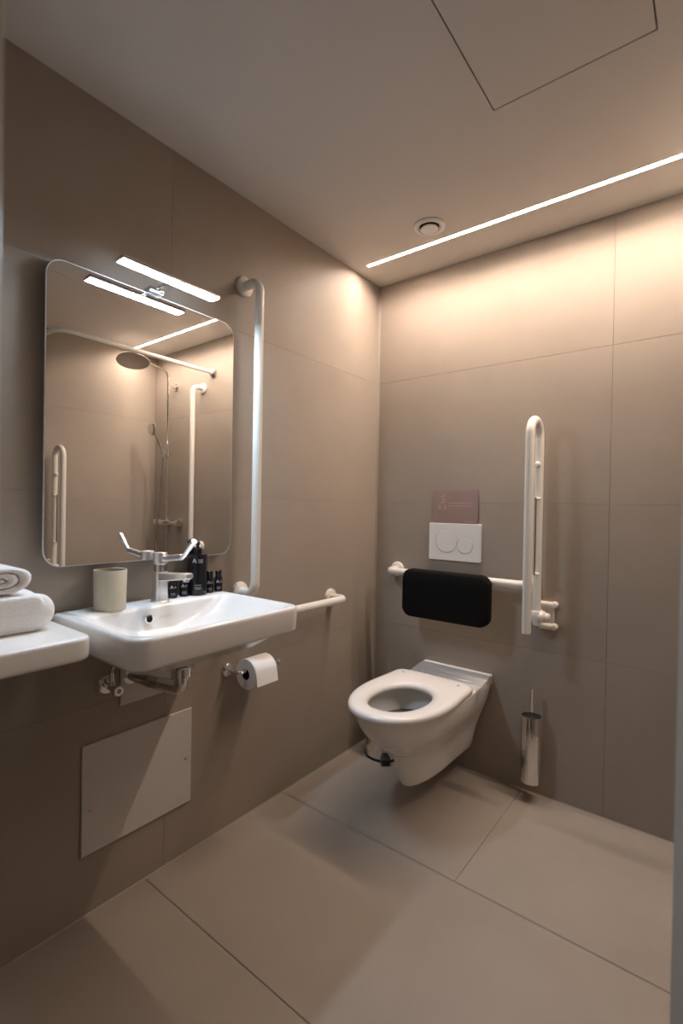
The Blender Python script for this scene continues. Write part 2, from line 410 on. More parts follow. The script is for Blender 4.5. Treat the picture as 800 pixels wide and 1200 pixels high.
# waste under the bowl (belongs to the basin)
wp = obj('waste_pipe', lathe([(0.030, 0), (0.030, 0.03), (0.018, 0.034), (0.018, 0.036)], dr(0.21, SC-0.005, SZ-0.12), '-z', 24), 'chrome', basin)
# space-saving trap
tr = thing('trap', 'chrome bottle trap pipe under the washbasin', 'pipe', (0.21, SC-0.005, SZ-0.2300))
obj('elbow', tube(fillet([(0, 0, 0.052), (0, 0, 0.008), (-0.075, -0.02, 0.010)], 0.026, 10), 0.0185, 20), 'chrome', tr)
obj('collar', lathe([(0.024, 0), (0.024, 0.022), (0.0205, 0.025)], (0, 0, 0.045), 'z', 24), 'chrome', tr)
obj('pipe', tube(fillet([(-0.06, -0.016, 0.010), (-0.11, -0.03, 0.010), (-0.209, -0.035, 0.010)], 0.03), 0.0165, 20), 'satin', tr)
obj('wall_flange', lathe([(0.033, 0), (0.033, 0.003), (0.020, 0.012)], (-0.21, -0.035, 0.010), 'x', 28), 'chrome', tr)
def angle_valve(y, z, s, label):
    t = thing('angle_valve', label, 'valve', (0, y, z))
    obj('wall_flange', lathe([(0.028*s, 0), (0.028*s, 0.003), (0.022*s, 0.010), (0.010*s, 0.013)], (0, 0, 0), 'x', 28), 'chrome', t)
    obj('valve_body', tube([(0.008, 0, 0), (0.055*s, 0, 0)], 0.0095*s), 'chrome', t)
    obj('outlet', tube([(0.036*s, 0, 0.004), (0.036*s, 0, 0.045*s)], 0.008*s), 'chrome', t)
    kn = obj('knob', lathe([(0.010*s, 0), (0.0145*s, 0.004), (0.0145*s, 0.020*s), (0.012*s, 0.023*s)], (0.053*s, 0, 0), 'x', 20), 'chrome', t)
    obj('knob_mark', lathe([(0.007*s, 0), (0.007*s, 0.001)], (0.053*s+0.023*s, 0, 0), 'x', 16), 'groove', kn)
    obj('supply_hose', tube(fillet([(0.036*s, 0, 0.04*s), (0.036*s, 0, 0.06), (0.06, (SC-y)*0.4, 0.082)], 0.03), 0.005), 'satin', t)
    return t
angle_valve(-1.378, 0.637, 1.0, 'chrome angle valve on the wall left of the trap under the washbasin')
angle_valve(-1.125, 0.640, 0.72, 'small chrome angle valve half hidden on the toilet side of the trap')
pl = obj('mounting_plate', box((0.0, -0.085, 0.0), (0.008, 0.08, 0.155), 0.0015, 1), 'panel'); pl.location = (0, -1.252, 0.565)
tag(pl, 'pale rectangular cover plate on the wall directly under the washbasin', 'plate')

# mixer with long lever
fa = thing('mixer_tap', 'chrome mixer tap with long medical lever on the washbasin', 'tap', (0.064, -1.250, SZ))
obj('base_ring', lathe([(0.027, 0), (0.027, 0.003), (0.024, 0.005)], (0, 0, 0), 'z', 28), 'tapmetal', fa)
obj('body', loft([[(x*s, y*s, z) for x, y in rrect(0.040, 0.040, 0.012, 6)] for z, s in ((0.003, 1.12), (0.012, 1.04), (0.03, 1.0), (0.082, 0.98), (0.091, 0.9))]), 'tapmetal', fa)
sp = [[(x, y*w, z+t) for y, t in ((-1, -0.4*h), (-1, 0.4*h), (-0.8, 0.5*h), (0.8, 0.5*h), (1, 0.4*h), (1, -0.4*h), (0.8, -0.5*h), (-0.8, -0.5*h))]
      for x, w, h, z in ((0.0, 0.016, 0.026, 0.075), (0.04, 0.0155, 0.024, 0.078), (0.09, 0.0145, 0.02, 0.0835), (0.140, 0.0135, 0.018, 0.0895), (0.148, 0.011, 0.012, 0.090))]
spo = obj('spout', loft(sp), 'tapmetal', fa)
obj('aerator', lathe([(0.009, 0), (0.0095, 0.008), (0.007, 0.009)], (0.132, 0, 0.082), '-z', 20), 'tapmetal', spo)
obj('neck', lathe([(0.0175, 0.088), (0.0175, 0.114)], (0, 0, 0), 'z', 24), 'satin', fa)
obj('cap', lathe([(0.018, 0.112), (0.0215, 0.115), (0.0215, 0.142), (0.019, 0.147), (0.0, 0.149)], (0, 0, 0), 'z', 28), 'tapmetal', fa)
lv = obj('lever', tube(fillet([(0.012, 0.0, 0.130), (0.115, 0.0, 0.142), (0.155, 0.0, 0.180)], 0.02), [0.009]*2+[0.0065]*8+[0.0065], 14), 'tapmetal', fa)
lv2 = [(0.135, -0.0, 0.168), (0.160, 0.0, 0.192)]
obj('lever_tip', tube(fillet([(0.140, 0, 0.166), (0.157, 0, 0.182), (0.167, 0, 0.190)], 0.01), [0.0075]*10+[0.008], 14), 'tapmetal', lv)
obj('indicator', lathe([(0.003, 0), (0.003, 0.0006)], (0.0198, 0.0, 0.066), 'x', 12), 'black', fa)

# cup and bottles on the rear ledge
cup = thing('tumbler', 'beige stoneware tumbler on the end of the washbasin ledge', 'cup', (0.062, -1.400, SZ))
obj('cup_body', lathe([(0.0, 0.0), (0.038, 0.0), (0.0405, 0.003), (0.0425, 0.108), (0.0415, 0.1095), (0.0395, 0.108), (0.0375, 0.012), (0.0, 0.010)], (0, 0, 0), 'z', 48, cap0=False, cap1=False), 'cup', cup)
obj('inside', lathe([(0.0392, 0.100), (0.0373, 0.0125), (0.0, 0.0105)], (0, 0, 0), 'z', 40, cap0=False, cap1=False), 'cupin', cup)

def cyl_place(r, a0, z0):
    def f(u, v):
        a = a0+u/r
        return Vector((r*math.cos(a), r*math.sin(a), z0+v))
    return f
FACE = math.radians(-32)   # labels look towards the room
def mark(parent, r, z, s):
    text_mesh('lettering', 'A', 0.020*s, cyl_place(r, FACE-0.012*s/r, z), 'print', parent, bold=0.0003)
    for k2 in range(3):
        n = 4
        w = 0.016*s
        bm = bmesh.new(); P = cyl_place(r, FACE+0.008*s/r, z)
        row = [(bm.verts.new(P(-w/2+w*i/n, 0.0045*s-0.0045*s*k2)), bm.verts.new(P(-w/2+w*i/n, 0.0045*s-0.0045*s*k2-0.0014*s))) for i in range(n+1)]
        for a, b in zip(row, row[1:]): bm.faces.new((a[0], b[0], b[1], a[1]))
        obj('print_line', bm, 'print', parent, smooth=False)
pb = thing('pump_bottle', 'tall black pump bottle with a white letter A on the washbasin ledge', 'bottle', (0.045, -1.104, SZ))
bd = obj('bottle_body', lathe([(0.0, 0.0), (0.028, 0.0), (0.0305, 0.003), (0.0305, 0.128), (0.029, 0.1325), (0.012, 0.134)], (0, 0, 0), 'z', 40), 'bottle', pb)
mark(bd, 0.0309, 0.112, 1.0)
for zz, w in ((0.034, 0.020), (0.026, 0.021), (0.022, 0.016)):
    bm = bmesh.new(); P = cyl_place(0.0309, FACE, zz); n = 4
    row = [(bm.verts.new(P(-w/2+w*i/n, 0.0008)), bm.verts.new(P(-w/2+w*i/n, -0.0008))) for i in range(n+1)]
    for a, b in zip(row, row[1:]): bm.faces.new((a[0], b[0], b[1], a[1]))
    obj('print_line', bm, 'groove', bd, smooth=False)
obj('pump_collar', lathe([(0.0135, 0.132), (0.0135, 0.150), (0.011, 0.152)], (0, 0, 0), 'z', 24), 'bottle', pb)
obj('pump_stem', tube([(0, 0, 0.150), (0, 0, 0.166)], 0.005, 12), 'bottle', pb)
obj('pump_head', tube(fillet([(0.0, 0.0, 0.162), (0.0, 0.0, 0.172), (-0.012, -0.02, 0.172)], 0.004, 4), 0.0065, 12), 'bottle', pb)
small = thing('toiletry_bottle', 'x', 'bottle', (0.042, -1.192, SZ), group='small black toiletry bottles')
sb = obj('bottle_body', lathe([(0.0, 0.0), (0.0125, 0.0), (0.014, 0.002), (0.014, 0.046), (0.012, 0.050), (0.0085, 0.051)], (0, 0, 0), 'z', 28), 'bottle', small)
text_mesh('lettering', 'A', 0.015, cyl_place(0.0143, FACE-0.25, 0.035), 'print', sb, bold=0.0002)
for zz, w, du in ((0.036, 0.008, 0.5), (0.033, 0.008, 0.5), (0.016, 0.014, 0), (0.012, 0.014, 0)):
    bm = bmesh.new(); P = cyl_place(0.0143, FACE+du, zz); n = 4
    row = [(bm.verts.new(P(-w/2+w*i/n, 0.0006)), bm.verts.new(P(-w/2+w*i/n, -0.0006))) for i in range(n+1)]
    for a, b in zip(row, row[1:]): bm.faces.new((a[0], b[0], b[1], a[1]))
    obj('print_line', bm, 'groove', sb, smooth=False)
obj('cap', lathe([(0.0095, 0.050), (0.0105, 0.051), (0.0105, 0.071), (0.0095, 0.072)], (0, 0, 0), 'z', 24), 'bottle', small)
small['label'] = 'small black toiletry bottle right behind the tap body'
dup(small, (0.042, -1.152, SZ), 0, 'small black toiletry bottle between the tap and the pump bottle')
dup(small, (0.044, -1.055, SZ), 0, 'small black toiletry bottle just past the pump bottle')
dup(small, (0.045, -1.0195, SZ), 0, 'small black toiletry bottle at the end of the row, by the grab bar')

# ------------------------------------------------------------------ shelf and towels
shf = thing('wall_shelf', 'white rounded shelf board beside the washbasin', 'shelf', (0, -1.74, 0.815))
obj('board', loft([[(x, y, z) for x, y in resample(rrect(0.30-2*i+0.0, 0.375-2*i, [0.035-i, 0.004, 0.004, 0.012], 8, 0.15, 0.0), 120)]
                   for i, z in ((0.006, 0.0), (0.001, 0.004), (0.0, 0.010), (0.0, 0.042), (0.001, 0.047), (0.005, 0.050))]), 'shelf', shf, angle=50)
obj('bracket', box((0.0, -0.12, -0.05), (0.18, -0.10, 0.0), 0.004), 'coated', shf)
def stadium(y0, y1, z0, z1, n=14):
    r = (z1-z0)/2; c = (z0+z1)/2
    return [(y1-r+r*math.cos(a), c+r*math.sin(a)) for a in [PI/2-PI*k/n for k in range(n+1)]] + [(y0+r+r*math.cos(a), c+r*math.sin(a)) for a in [-PI/2-PI*k/n for k in range(n+1)]]
tw = thing('folded_towel', 'white folded towel lying flat on the shelf', 'towel', (0.10, -1.74, 0.865))
def soft(outline, x0, x1, rnd, noise, seed):
    rnd_ = random.Random(seed); cy = sum(p[0] for p in outline)/len(outline); cz = sum(p[1] for p in outline)/len(outline)
    loops = []; n = 22
    for k3 in range(n+1):
        s = k3/n; x = x0+(x1-x0)*s
        e = min(x-x0, x1-x); ins = rnd-math.sqrt(max(rnd*rnd-(rnd-min(e, rnd))**2, 0))
        lp = []
        for i, (y, z) in enumerate(outline):
            dy, dz = y-cy, z-cz; L2 = math.hypot(dy, dz)
            w = noise*(math.sin(7*y*9+3*x*20+seed)+math.sin(x*55+z*40+seed*2))
            zz = cz+dz*(1-ins/0.045)+w*(1 if dz > 0 else 0.0)
            yy = cy+dy-math.copysign(min(ins, abs(dy)), dy)*1.0
            lp.append((x, yy, zz))
        loops.append(lp)
    return loft(loops)
obj('towel_body', soft(stadium(-0.175, 0.160, 0.0, 0.084), -0.085, 0.075, 0.022, 0.0016, 1), 'towel', tw, angle=80)
obj('fold', soft(stadium(-0.172, 0.135, 0.040, 0.0835), 0.045, 0.0765, 0.012, 0.0006, 3), 'towel', tw, angle=80)
rt = thing('rolled_towel', 'white rolled towel with its spiral end showing, on top of the folded one', 'towel', (0.09, -1.690, 0.949))
def spiral(turns, cyy, czz, ay, az, th):
    ins, outs = [], []
    n = int(turns*28)
    for k3 in range(n+1):
        a = 2*PI*turns*k3/n; s = 0.10+0.90*k3/n
        c, q = math.cos(-a+0.4), math.sin(-a+0.4)
        c = math.copysign(abs(c)**0.72, c); q = math.copysign(abs(q)**0.85, q)
        wob = 1+0.03*math.sin(3.1*a)
        s2 = s-th
        ins.append((cyy+ay*s2*c, czz+az*s2*q)); outs.append((cyy+ay*s*c*wob, czz+az*s*q))
    return outs+ins[::-1]
# spiral cross-section in (y, z), swept along x
sp_o = spiral(2.75, 0.0, 0.0385, 0.080, 0.038, 0.30)
n = len(sp_o)//2
bm = bmesh.new(); rings = []
for x, ins in ((-0.085, 0.02), (-0.08, 0.0), (0.06, 0.0), (0.066, 0.006), (0.069, 0.02)):
    ring = []
    for i, (y, z) in enumerate(sp_o):
        j = len(sp_o)-1-i; my, mz = (y+sp_o[j][0])/2, (z+sp_o[j][1])/2; f = min(1, ins/0.02)*0.75
        ring.append(bm.verts.new((x, y+(my-y)*f, z+(mz-z)*f)))
    rings.append(ring)
for a, b in zip(rings, rings[1:]):
    for i in range(len(a)):
        j = (i+1) % len(a); bm.faces.new((a[i], a[j], b[j], b[i]))
for ring in (rings[0], rings[-1]):
    for i in range(n-1):
        bm.faces.new((ring[i], ring[i+1], ring[len(ring)-2-i], ring[len(ring)-1-i]))
obj('towel_roll', bm, 'towel', rt, angle=80)

# ------------------------------------------------------------------ access panel below the basin
ap = thing('access_panel', 'pale rectangular access panel with two screws low on the wall', 'panel', (0, -1.267, 0.172))
obj('cover', box((0.0, -0.177, 0.0), (0.007, 0.177, 0.312), 0.0015, 1), 'panel', ap, smooth=False)
for y, z in ((-0.152, 0.125), (0.155, 0.150)):
    s = obj('screw', lathe([(0.0055, 0), (0.0055, 0.0012), (0.0045, 0.002)], (0.007, y, z), 'x', 16), 'satin', ap)
    obj('screw_slot', box((0.0088, y-0.004, z-0.0006), (0.0093, y+0.004, z+0.0006)), 'dark', s, smooth=False)

# ------------------------------------------------------------------ grab bars
def flange_prof(R): return [(R, 0.0), (R, 0.006), (R*0.93, 0.011), (R*0.75, 0.014), (R*0.45, 0.015)]
def grab_bar(name, label, path, r, flanges, rad, loc):
    t = thing(name, label, 'grab bar', loc)
    L = Vector(loc)
    obj('bar', tube(fillet([Vector(p)-L for p in path], rad, 10), r, 20), 'coated', t)
    for p, ax in flanges: obj('wall_flange', lathe(flange_prof(0.036), Vector(p)-L, ax, 32), 'coated', t)
    return t
grab_bar('grab_bar', 'tall vertical cream grab bar on the wall beside the mirror',
         [(0.004, -0.890, 1.956), (0.085, -0.890, 1.956), (0.085, -0.890, 0.846), (0.004, -0.890, 0.846)], 0.0165, [((0, -0.890, 1.956), 'x'), ((0, -0.890, 0.846), 'x')], 0.045, (0, -0.89, 0.846))
grab_bar('grab_bar', 'low horizontal cream grab bar sticking out past the washbasin',
         [(0.004, -0.362, 0.757), (0.085, -0.362, 0.757), (0.085, -0.935, 0.757), (0.004, -0.935, 0.757)], 0.0165, [((0, -0.362, 0.757), 'x'), ((0, -0.935, 0.757), 'x')], 0.03, (0, -0.362, 0.757))
grab_bar('grab_bar', 'vertical cream grab bar on the shower wall, seen in the mirror',
         [(1.51, -0.004, 1.965), (1.51, -0.085, 1.965), (1.51, -0.085, 0.875), (1.51, -0.004, 0.875)], 0.0165, [((1.51, 0, 1.965), '-y'), ((1.51, 0, 0.875), '-y')], 0.045, (1.51, 0, 0.875))
br = grab_bar('backrest_rail', 'horizontal cream rail with black backrest pad above the toilet',
              [(0.135, -0.004, 0.862), (0.135, -0.085, 0.862), (0.775, -0.085, 0.862), (0.775, -0.004, 0.862)], 0.0165, [((0.135, 0, 0.862), '-y'), ((0.775, 0, 0.862), '-y')], 0.03, (0.135, 0, 0.862))
br['category'] = 'backrest'
po = rrect(0.405, 0.214, 0.042, 8, 0.448-0.135, 0.781-0.862)
def pad_loop(s_, y): 
    cu, cv = 0.448-0.135, 0.781-0.862
    return [(cu+(u-cu)*(1-2*s_/0.405), y, cv+(v-cv)*(1-2*s_/0.214)) for u, v in po]
obj('backrest_pad', loft([pad_loop(0.012, -0.098), pad_loop(0.003, -0.101), pad_loop(0.0, -0.108), pad_loop(0.0, -0.138), pad_loop(0.004, -0.147), pad_loop(0.012, -0.151), pad_loop(0.05, -0.1515)]), 'foam', br, angle=60)
for x in (0.20, 0.42): obj('pad_clamp', box((x-0.02, -0.1, -0.02), (x+0.02, -0.066, 0.02), 0.004), 'coated', br)

# drop-down support rail, folded up (local: wall at y=0, reaches towards -y)
def fold_rail(loc, rz, label):
    t = thing('folding_grab_rail', label, 'grab rail', loc, rz, group='folding grab rails')
    # wall bracket with lugs
    obj('bracket_plate', slab(rrect(0.085, 0.105, 0.014, 5, 0.012, 0.0), lambda u, v, q: (u, q, v), 0.0, -0.012, 0.003), 'coated', t)
    for z in (0.042, -0.045):
        lug = obj('lug', tube([(0.0, -0.014, z), (0.052, -0.014, z)], 0.013, 16), 'coated', t)
        obj('bolt_cap', lathe([(0.014, 0.0), (0.014, 0.018), (0.010, 0.024), (0.0, 0.026)], (0.055, 0.0, z), '-y', 20), 'coated', lug)
    obj('bracket_arm', box((-0.016, -0.085, -0.022), (0.016, -0.010, 0.022), 0.005), 'coated', t)
    hg = obj('hinge', lathe([(0.021, -0.032), (0.023, -0.028), (0.023, 0.024), (0.018, 0.03)], (0.006, -0.062, 0.0), 'x', 28), 'coated', t)
    obj('hinge_cap', lathe([(0.0165, 0), (0.0165, 0.012), (0.011, 0.017), (0.0, 0.018)], (0.036, -0.062, 0.0), 'x', 24), 'coated', hg)
    zt = 0.768
    path = [(0, -0.062, 0.0), (0, -0.062, zt), (0, -0.185, zt), (0, -0.185, -0.046)]
    obj('rail_tube', tube(fillet(path, 0.0610, 14), 0.0165, 20), 'coated', t)
    obj('end_cap', lathe([(0.0165, 0), (0.015, 0.003), (0.0, 0.004)], (0, -0.185, -0.046), '-z', 20), 'groove', t)
    # slim roll holder wire between the tubes and stop buffer
    for z in (0.17, 0.465): obj('peg', tube([(0, -0.062, z), (0.0, -0.095, z), (0.022, -0.100, z)], 0.006, 10), 'coated', t)
    obj('holder_wire', tube([(0.0, -0.098, 0.165), (0.0, -0.098, 0.470)], 0.004, 10), 'satin', t)
    obj('buffer', lathe([(0.011, 0), (0.011, 0.012), (0.006, 0.016)], (0, -0.078, 0.60), '-y', 16), 'coated', t)
    return t
fr = fold_rail((0.815, 0, 0.742), 0.0, 'cream folding grab rail swung up on the wall beside the toilet')
dup(fr, (W, -0.735, 0.742), -PI/2, 'cream folding grab rail swung up on the shower wall, seen in the mirror')

# ------------------------------------------------------------------ flush plate and card
fp = thing('flush_plate', 'white dual-button flush plate on the wall above the toilet', 'flush plate', (0.435, 0, 1.011))
obj('plate', slab(rrect(0.252, 0.170, 0.004, 4), lambda u, v, q: (u, q, v), 0.0, -0.012, 0.0025), 'plastic', fp, smooth=False)
for cx, cz, R in ((-0.038, 0.004, 0.052), (0.052, -0.012, 0.036)):
    bt = obj('button', lathe([(R, 0.0), (R, 0.0122), (R-0.0012, 0.0130)], (cx, 0.0, cz), '-y', 48), 'plastic', fp, smooth=False)
    obj('gap_ring', lathe([(R+0.0020, 0.011), (R+0.0020, 0.01235), (R, 0.01235), (R, 0.011)], (cx, 0.0, cz), '-y', 48, cap0=False, cap1=False), 'groove', bt)
cd = thing('notice_card', 'dusty pink printed card standing on the flush plate', 'card', (0.435, -0.010, 1.0965))
th = 0.07
def cp(u, v, q=0.0): return (u, 0.009*(v/0.15)+q, v)
obj('card_sheet', loft([[cp(u, v, q) for u, v in ((-0.108, 0), (0.108, 0), (0.108, 0.150), (-0.108, 0.150))] for q in (0.0, -0.0012)]), 'card', cd, smooth=False)
text_mesh('emblem', 'S', 0.052, lambda u, v: Vector(cp(-0.062+u, 0.108+v, -0.0018)), 'cardprint', cd)
text_mesh('lettering', '& &', 0.030, lambda u, v: Vector(cp(-0.062+u, 0.072+v, -0.0018)), 'cardprint', cd)
for zz, x0, x1 in ((0.090, -0.030, 0.075), (0.078, -0.030, 0.075), (0.006, 0.05, 0.095)):
    obj('print_line', loft([[cp(u, v, q) for u, v in ((x0, zz), (x1, zz), (x1, zz+0.0035), (x0, zz+0.0035))] for q in (-0.0011, -0.0017)]), 'cardprint', cd, smooth=False)

# ------------------------------------------------------------------ toilet
TX = 0.457
wc = thing('toilet', 'white wall-hung ceramic toilet with open seat ring', 'toilet', (TX, 0, 0.1))
NT = 96
def dloop(w, yb, yf, z, rb=0.02, p=2.3, wb=None):
    """D outline: straight back at yb, superelliptic nose at yf"""
    wb = wb or w; ym = yb+(yf-yb)*0.45
    pts = []
    n = 40
    # start back centre, go +x
    pts.append((0.0, yb)); pts.append((wb-rb, yb))
    for k4 in range(1, 6):
        a = PI/2*(1-k4/5); pts.append((wb-rb+rb*math.cos(a), yb-rb+rb*math.sin(a)))
    for k4 in range(1, 12):
        s = k4/12; y = (yb-rb)+(ym-(yb-rb))*s; pts.append((wb+(w-wb)*(s*s*(3-2*s)), y))
    for k4 in range(n+1):
        a = PI*k4/n; c, s = math.cos(a), math.sin(a)
        pts.append((w*math.copysign(abs(c)**(2/p), c), ym+(yf-ym)*abs(s)**(2/p)))
    for k4 in range(11, 0, -1):
        s = k4/12; y = (yb-rb)+(ym-(yb-rb))*s; pts.append((-(wb+(w-wb)*(s*s*(3-2*s))), y))
    for k4 in range(5, 0, -1):
        a = PI/2*(1-k4/5); pts.append((-(wb-rb+rb*math.cos(a)), yb-rb+rb*math.sin(a)))
    pts.append((-(wb-rb), yb))
    return [(x, y, z-0.1) for x, y in resample(pts, NT)]
secs = [(0.045, -0.41, 0.100, 0.05), (0.062, -0.452, 0.105, 0.068), (0.072, -0.475, 0.122, 0.078), (0.078, -0.49, 0.16, 0.088), (0.082, -0.503, 0.205, 0.098), (0.092, -0.52, 0.245, 0.110),
        (0.113, -0.555, 0.275, 0.122), (0.139, -0.607, 0.305, 0.134), (0.158, -0.650, 0.335, 0.146), (0.170, -0.684, 0.37, 0.156), (0.175, -0.700, 0.40, 0.162), (0.176, -0.704, 0.422, 0.164), (0.175, -0.703, 0.431, 0.163), (0.170, -0.698, 0.434, 0.158)]
def crom(vals, s):
    n_ = len(vals)-1; i = min(int(s), n_-1); t = s-i
    p0, p1, p2, p3 = (vals[max(0, min(n_, j))] for j in (i-1, i, i+1, i+2))
    return tuple(0.5*(2*b+(c-a)*t+(2*a-5*b+4*c-d)*t*t+(3*b-a-3*c+d)*t**3) for a, b, c, d in zip(p0, p1, p2, p3))
lps = [dloop(w, -0.001, yf, z, 0.012, 2.15, wb) for w, yf, z, wb in [crom(secs, k/3) for k in range(3*(len(secs)-1)+1)]]
def eloop(a, yb, yf, z, p=2.2):
    cy = (yb+yf)/2; b = (yb-yf)/2
    pts = []
    for k4 in range(160):
        t = 2*PI*k4/160; s, c = math.sin(t), math.cos(t)
        pts.append((a*math.copysign(abs(s)**(2/p), s), cy+b*math.copysign(abs(c)**(2/p), c)))
    return [(x, y, z-0.1) for x, y in resample(pts, NT)]
lps += [eloop(0.128, -0.315, -0.668, 0.434), eloop(0.124, -0.319, -0.662, 0.430), eloop(0.128, -0.315, -0.664, 0.415), eloop(0.126, -0.315, -0.655, 0.38), eloop(0.112, -0.33, -0.63, 0.33),
        eloop(0.088, -0.345, -0.585, 0.285), eloop(0.06, -0.36, -0.53, 0.25), eloop(0.04, -0.37, -0.48, 0.235)]
bm = loft(lps)
sv = [v for v in bm.verts if v.co.z < 0.30 and v.co.y < -0.02 and v.co.z > 0.012 and v.index < NT*3*(len(secs)-1)]
bm.verts.index_update(); sv = [v for v in bm.verts if v.index < NT*(3*(len(secs)-1)-4) and v.co.y < -0.02 and v.co.z > 0.012]
for _ in range(12): bmesh.ops.smooth_vert(bm, verts=sv, factor=0.5, use_axis_x=True, use_axis_y=True, use_axis_z=True)
obj('bowl', bm, 'ceramic', wc, angle=60)
obj('water', loft([eloop(0.1165, -0.326, -0.639, 0.347), eloop(0.116, -0.327, -0.638, 0.3471)]), 'water', wc)
# raised rear ledge of the bowl by the wall
rl = []
for y, z in ((-0.001, 0.432), (-0.001, 0.448), (-0.038, 0.4475), (-0.050, 0.444), (-0.115, 0.436), (-0.118, 0.432)):
    hwx = 0.163+(0.0 if y > -0.05 else 0.003)
    rl.append([(-hwx, y, 0.31), (-hwx, y, z-0.102), (-hwx+0.004, y, z-0.1), (hwx-0.004, y, z-0.1), (hwx, y, z-0.102), (hwx, y, 0.31)])
bm = loft(rl, False, False, cyc=False)
obj('rear_ledge', bm, 'ceramic', wc, angle=25)
# seat ring
def seatloops():
    out = []; prof = [(0.0, 0.000), (-0.004, 0.004), (-0.005, 0.012), (-0.002, 0.020), (0.008, 0.0255), (0.022, 0.027)]
    A = lambda i, h: dloop(0.182-i, -0.215-min(max(i, 0), 0.02), -0.715+i, 0.437+h, 0.035, 2.15, 0.172-i)
    B = lambda i, h: eloop(0.103+i, -0.352+i, -0.640-i, 0.437+h, 2.15)
    for i, h in prof: out.append(A(i, h))
    for i, h in ((0.030, 0.0265), (0.014, 0.0235), (0.004, 0.016), (0.0, 0.008), (0.002, 0.000)): out.append(B(i, h))
    return out
sl = seatloops(); bm = loft(sl+[sl[0]], False, False)
bmesh.ops.remove_doubles(bm, verts=bm.verts[:], dist=1e-6)
st = obj('seat', bm, 'seat', wc, angle=60)
for sx in (-1, 1):
    obj('hinge', lathe([(0.0, 0.0), (0.013, 0.0), (0.013, 0.017), (0.010, 0.021), (0.0, 0.021)], (sx*0.085, -0.214, 0.336), 'z', 20, cap0=False, cap1=False), 'seat', wc)
    obj('buffer', lathe([(0.007, 0.0), (0.007, 0.001)], (sx*0.125, -0.265, 0.364), 'z', 14), 'groove', st)

# ------------------------------------------------------------------ pedal bin, brush, paper
pbn = thing('pedal_bin', 'small chrome pedal bin on the floor behind the toilet', 'bin', (0.150, -0.125, 0), math.radians(38))
obj('base_ring', lathe([(0.086, 0), (0.086, 0.006), (0.084, 0.012)], (0, 0, 0), 'z', 40), 'black', pbn)
obj('bin_body', lathe([(0.084, 0.012), (0.084, 0.225), (0.080, 0.23)], (0, 0, 0), 'z', 48), 'chrome', pbn)
obj('lid', lathe([(0.0855, 0.23), (0.0855, 0.238), (0.075, 0.252), (0.045, 0.262), (0.0, 0.266)], (0, 0, 0), 'z', 48), 'chrome', pbn)
obj('pedal', box((-0.022, -0.120, 0.010), (0.022, -0.080, 0.030), 0.005), 'black', pbn)

tb = thing('toilet_brush', 'slim chrome wall-mounted toilet brush holder with handle', 'toilet brush', (0.805, -0.060, 0.076))
obj('holder', lathe([(0.0, 0.0), (0.036, 0.0), (0.0385, 0.003), (0.0395, 0.262), (0.0385, 0.265), (0.036, 0.264), (0.034, 0.249)], (0, 0, 0), 'z', 40, cap0=False, cap1=False), 'chrome', tb)
obj('lid', lathe([(0.0355, 0.253), (0.0355, 0.257), (0.012, 0.260), (0.0, 0.260)], (0, 0, 0), 'z', 32), 'dark', tb)
obj('handle', lathe([(0.0072, 0.257), (0.0072, 0.360), (0.0085, 0.362), (0.0085, 0.372), (0.005, 0.376), (0.0, 0.376)], (0, 0, 0), 'z', 18, cap1=False), 'chrome', tb)
obj('wall_mount', box((-0.012, 0.036, 0.16), (0.012, 0.060, 0.19), 0.002), 'chrome', tb)

tp = thing('paper_holder', 'chrome toilet paper holder on the wall under the washbasin', 'paper holder', (0, -0.940, 0.572))
obj('wall_flange', lathe([(0.024, 0), (0.024, 0.006), (0.019, 0.011), (0.011, 0.013)], (0, 0, 0), 'x', 28), 'chrome', tp)
obj('arm', tube(fillet([(0.006, 0, 0), (0.068, 0, 0), (0.068, 0.185, 0)], 0.014), 0.0075, 16), 'chrome', tp)
obj('end_knob', lathe([(0.0075, 0), (0.0105, 0.001), (0.0105, 0.012), (0.008, 0.015)], (0.068, 0.177, 0), 'y', 18), 'chrome', tp)
tr2 = thing('toilet_roll', 'white toilet paper roll with a hanging sheet on the chrome holder', 'toilet roll', (0.068, -0.912, 0.5612))
obj('roll', lathe([(0.0195, 0), (0.052, 0.0), (0.0535, 0.002), (0.0535, 0.100), (0.052, 0.102), (0.0195, 0.102)], (0, 0, 0), 'y', 48, cap0=False, cap1=False), 'paper', tr2)
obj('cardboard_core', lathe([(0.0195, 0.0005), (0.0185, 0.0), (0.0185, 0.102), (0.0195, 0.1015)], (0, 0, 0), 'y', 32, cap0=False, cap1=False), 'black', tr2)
# loose sheet leaving the roll at the front
sh = []
for k4 in range(17):
    a = math.radians(100-k4*5.0)
    sh.append((0.0542*math.cos(a), 0.0542*math.sin(a)))
xe, ze = sh[-1]; 
for k4 in range(1, 7): sh.append((xe+0.0016*k4, ze-0.0085*k4))
bm = bmesh.new()
rows2 = [[(bm.verts.new((x, y, z)), bm.verts.new((x+0.0008, y, z))) for y in (0.001, 0.035, 0.068, 0.101)] for x, z in sh]
for a, b in zip(rows2, rows2[1:]):
    for i in range(3):
        for s in (0, 1): bm.faces.new((a[i][s], a[i+1][s], b[i+1][s], b[i][s]))
for i in range(3): bm.faces.new((rows2[-1][i][0], rows2[-1][i+1][0], rows2[-1][i+1][1], rows2[-1][i][1]))
obj('loose_sheet', bm, 'paper', tr2, angle=60)

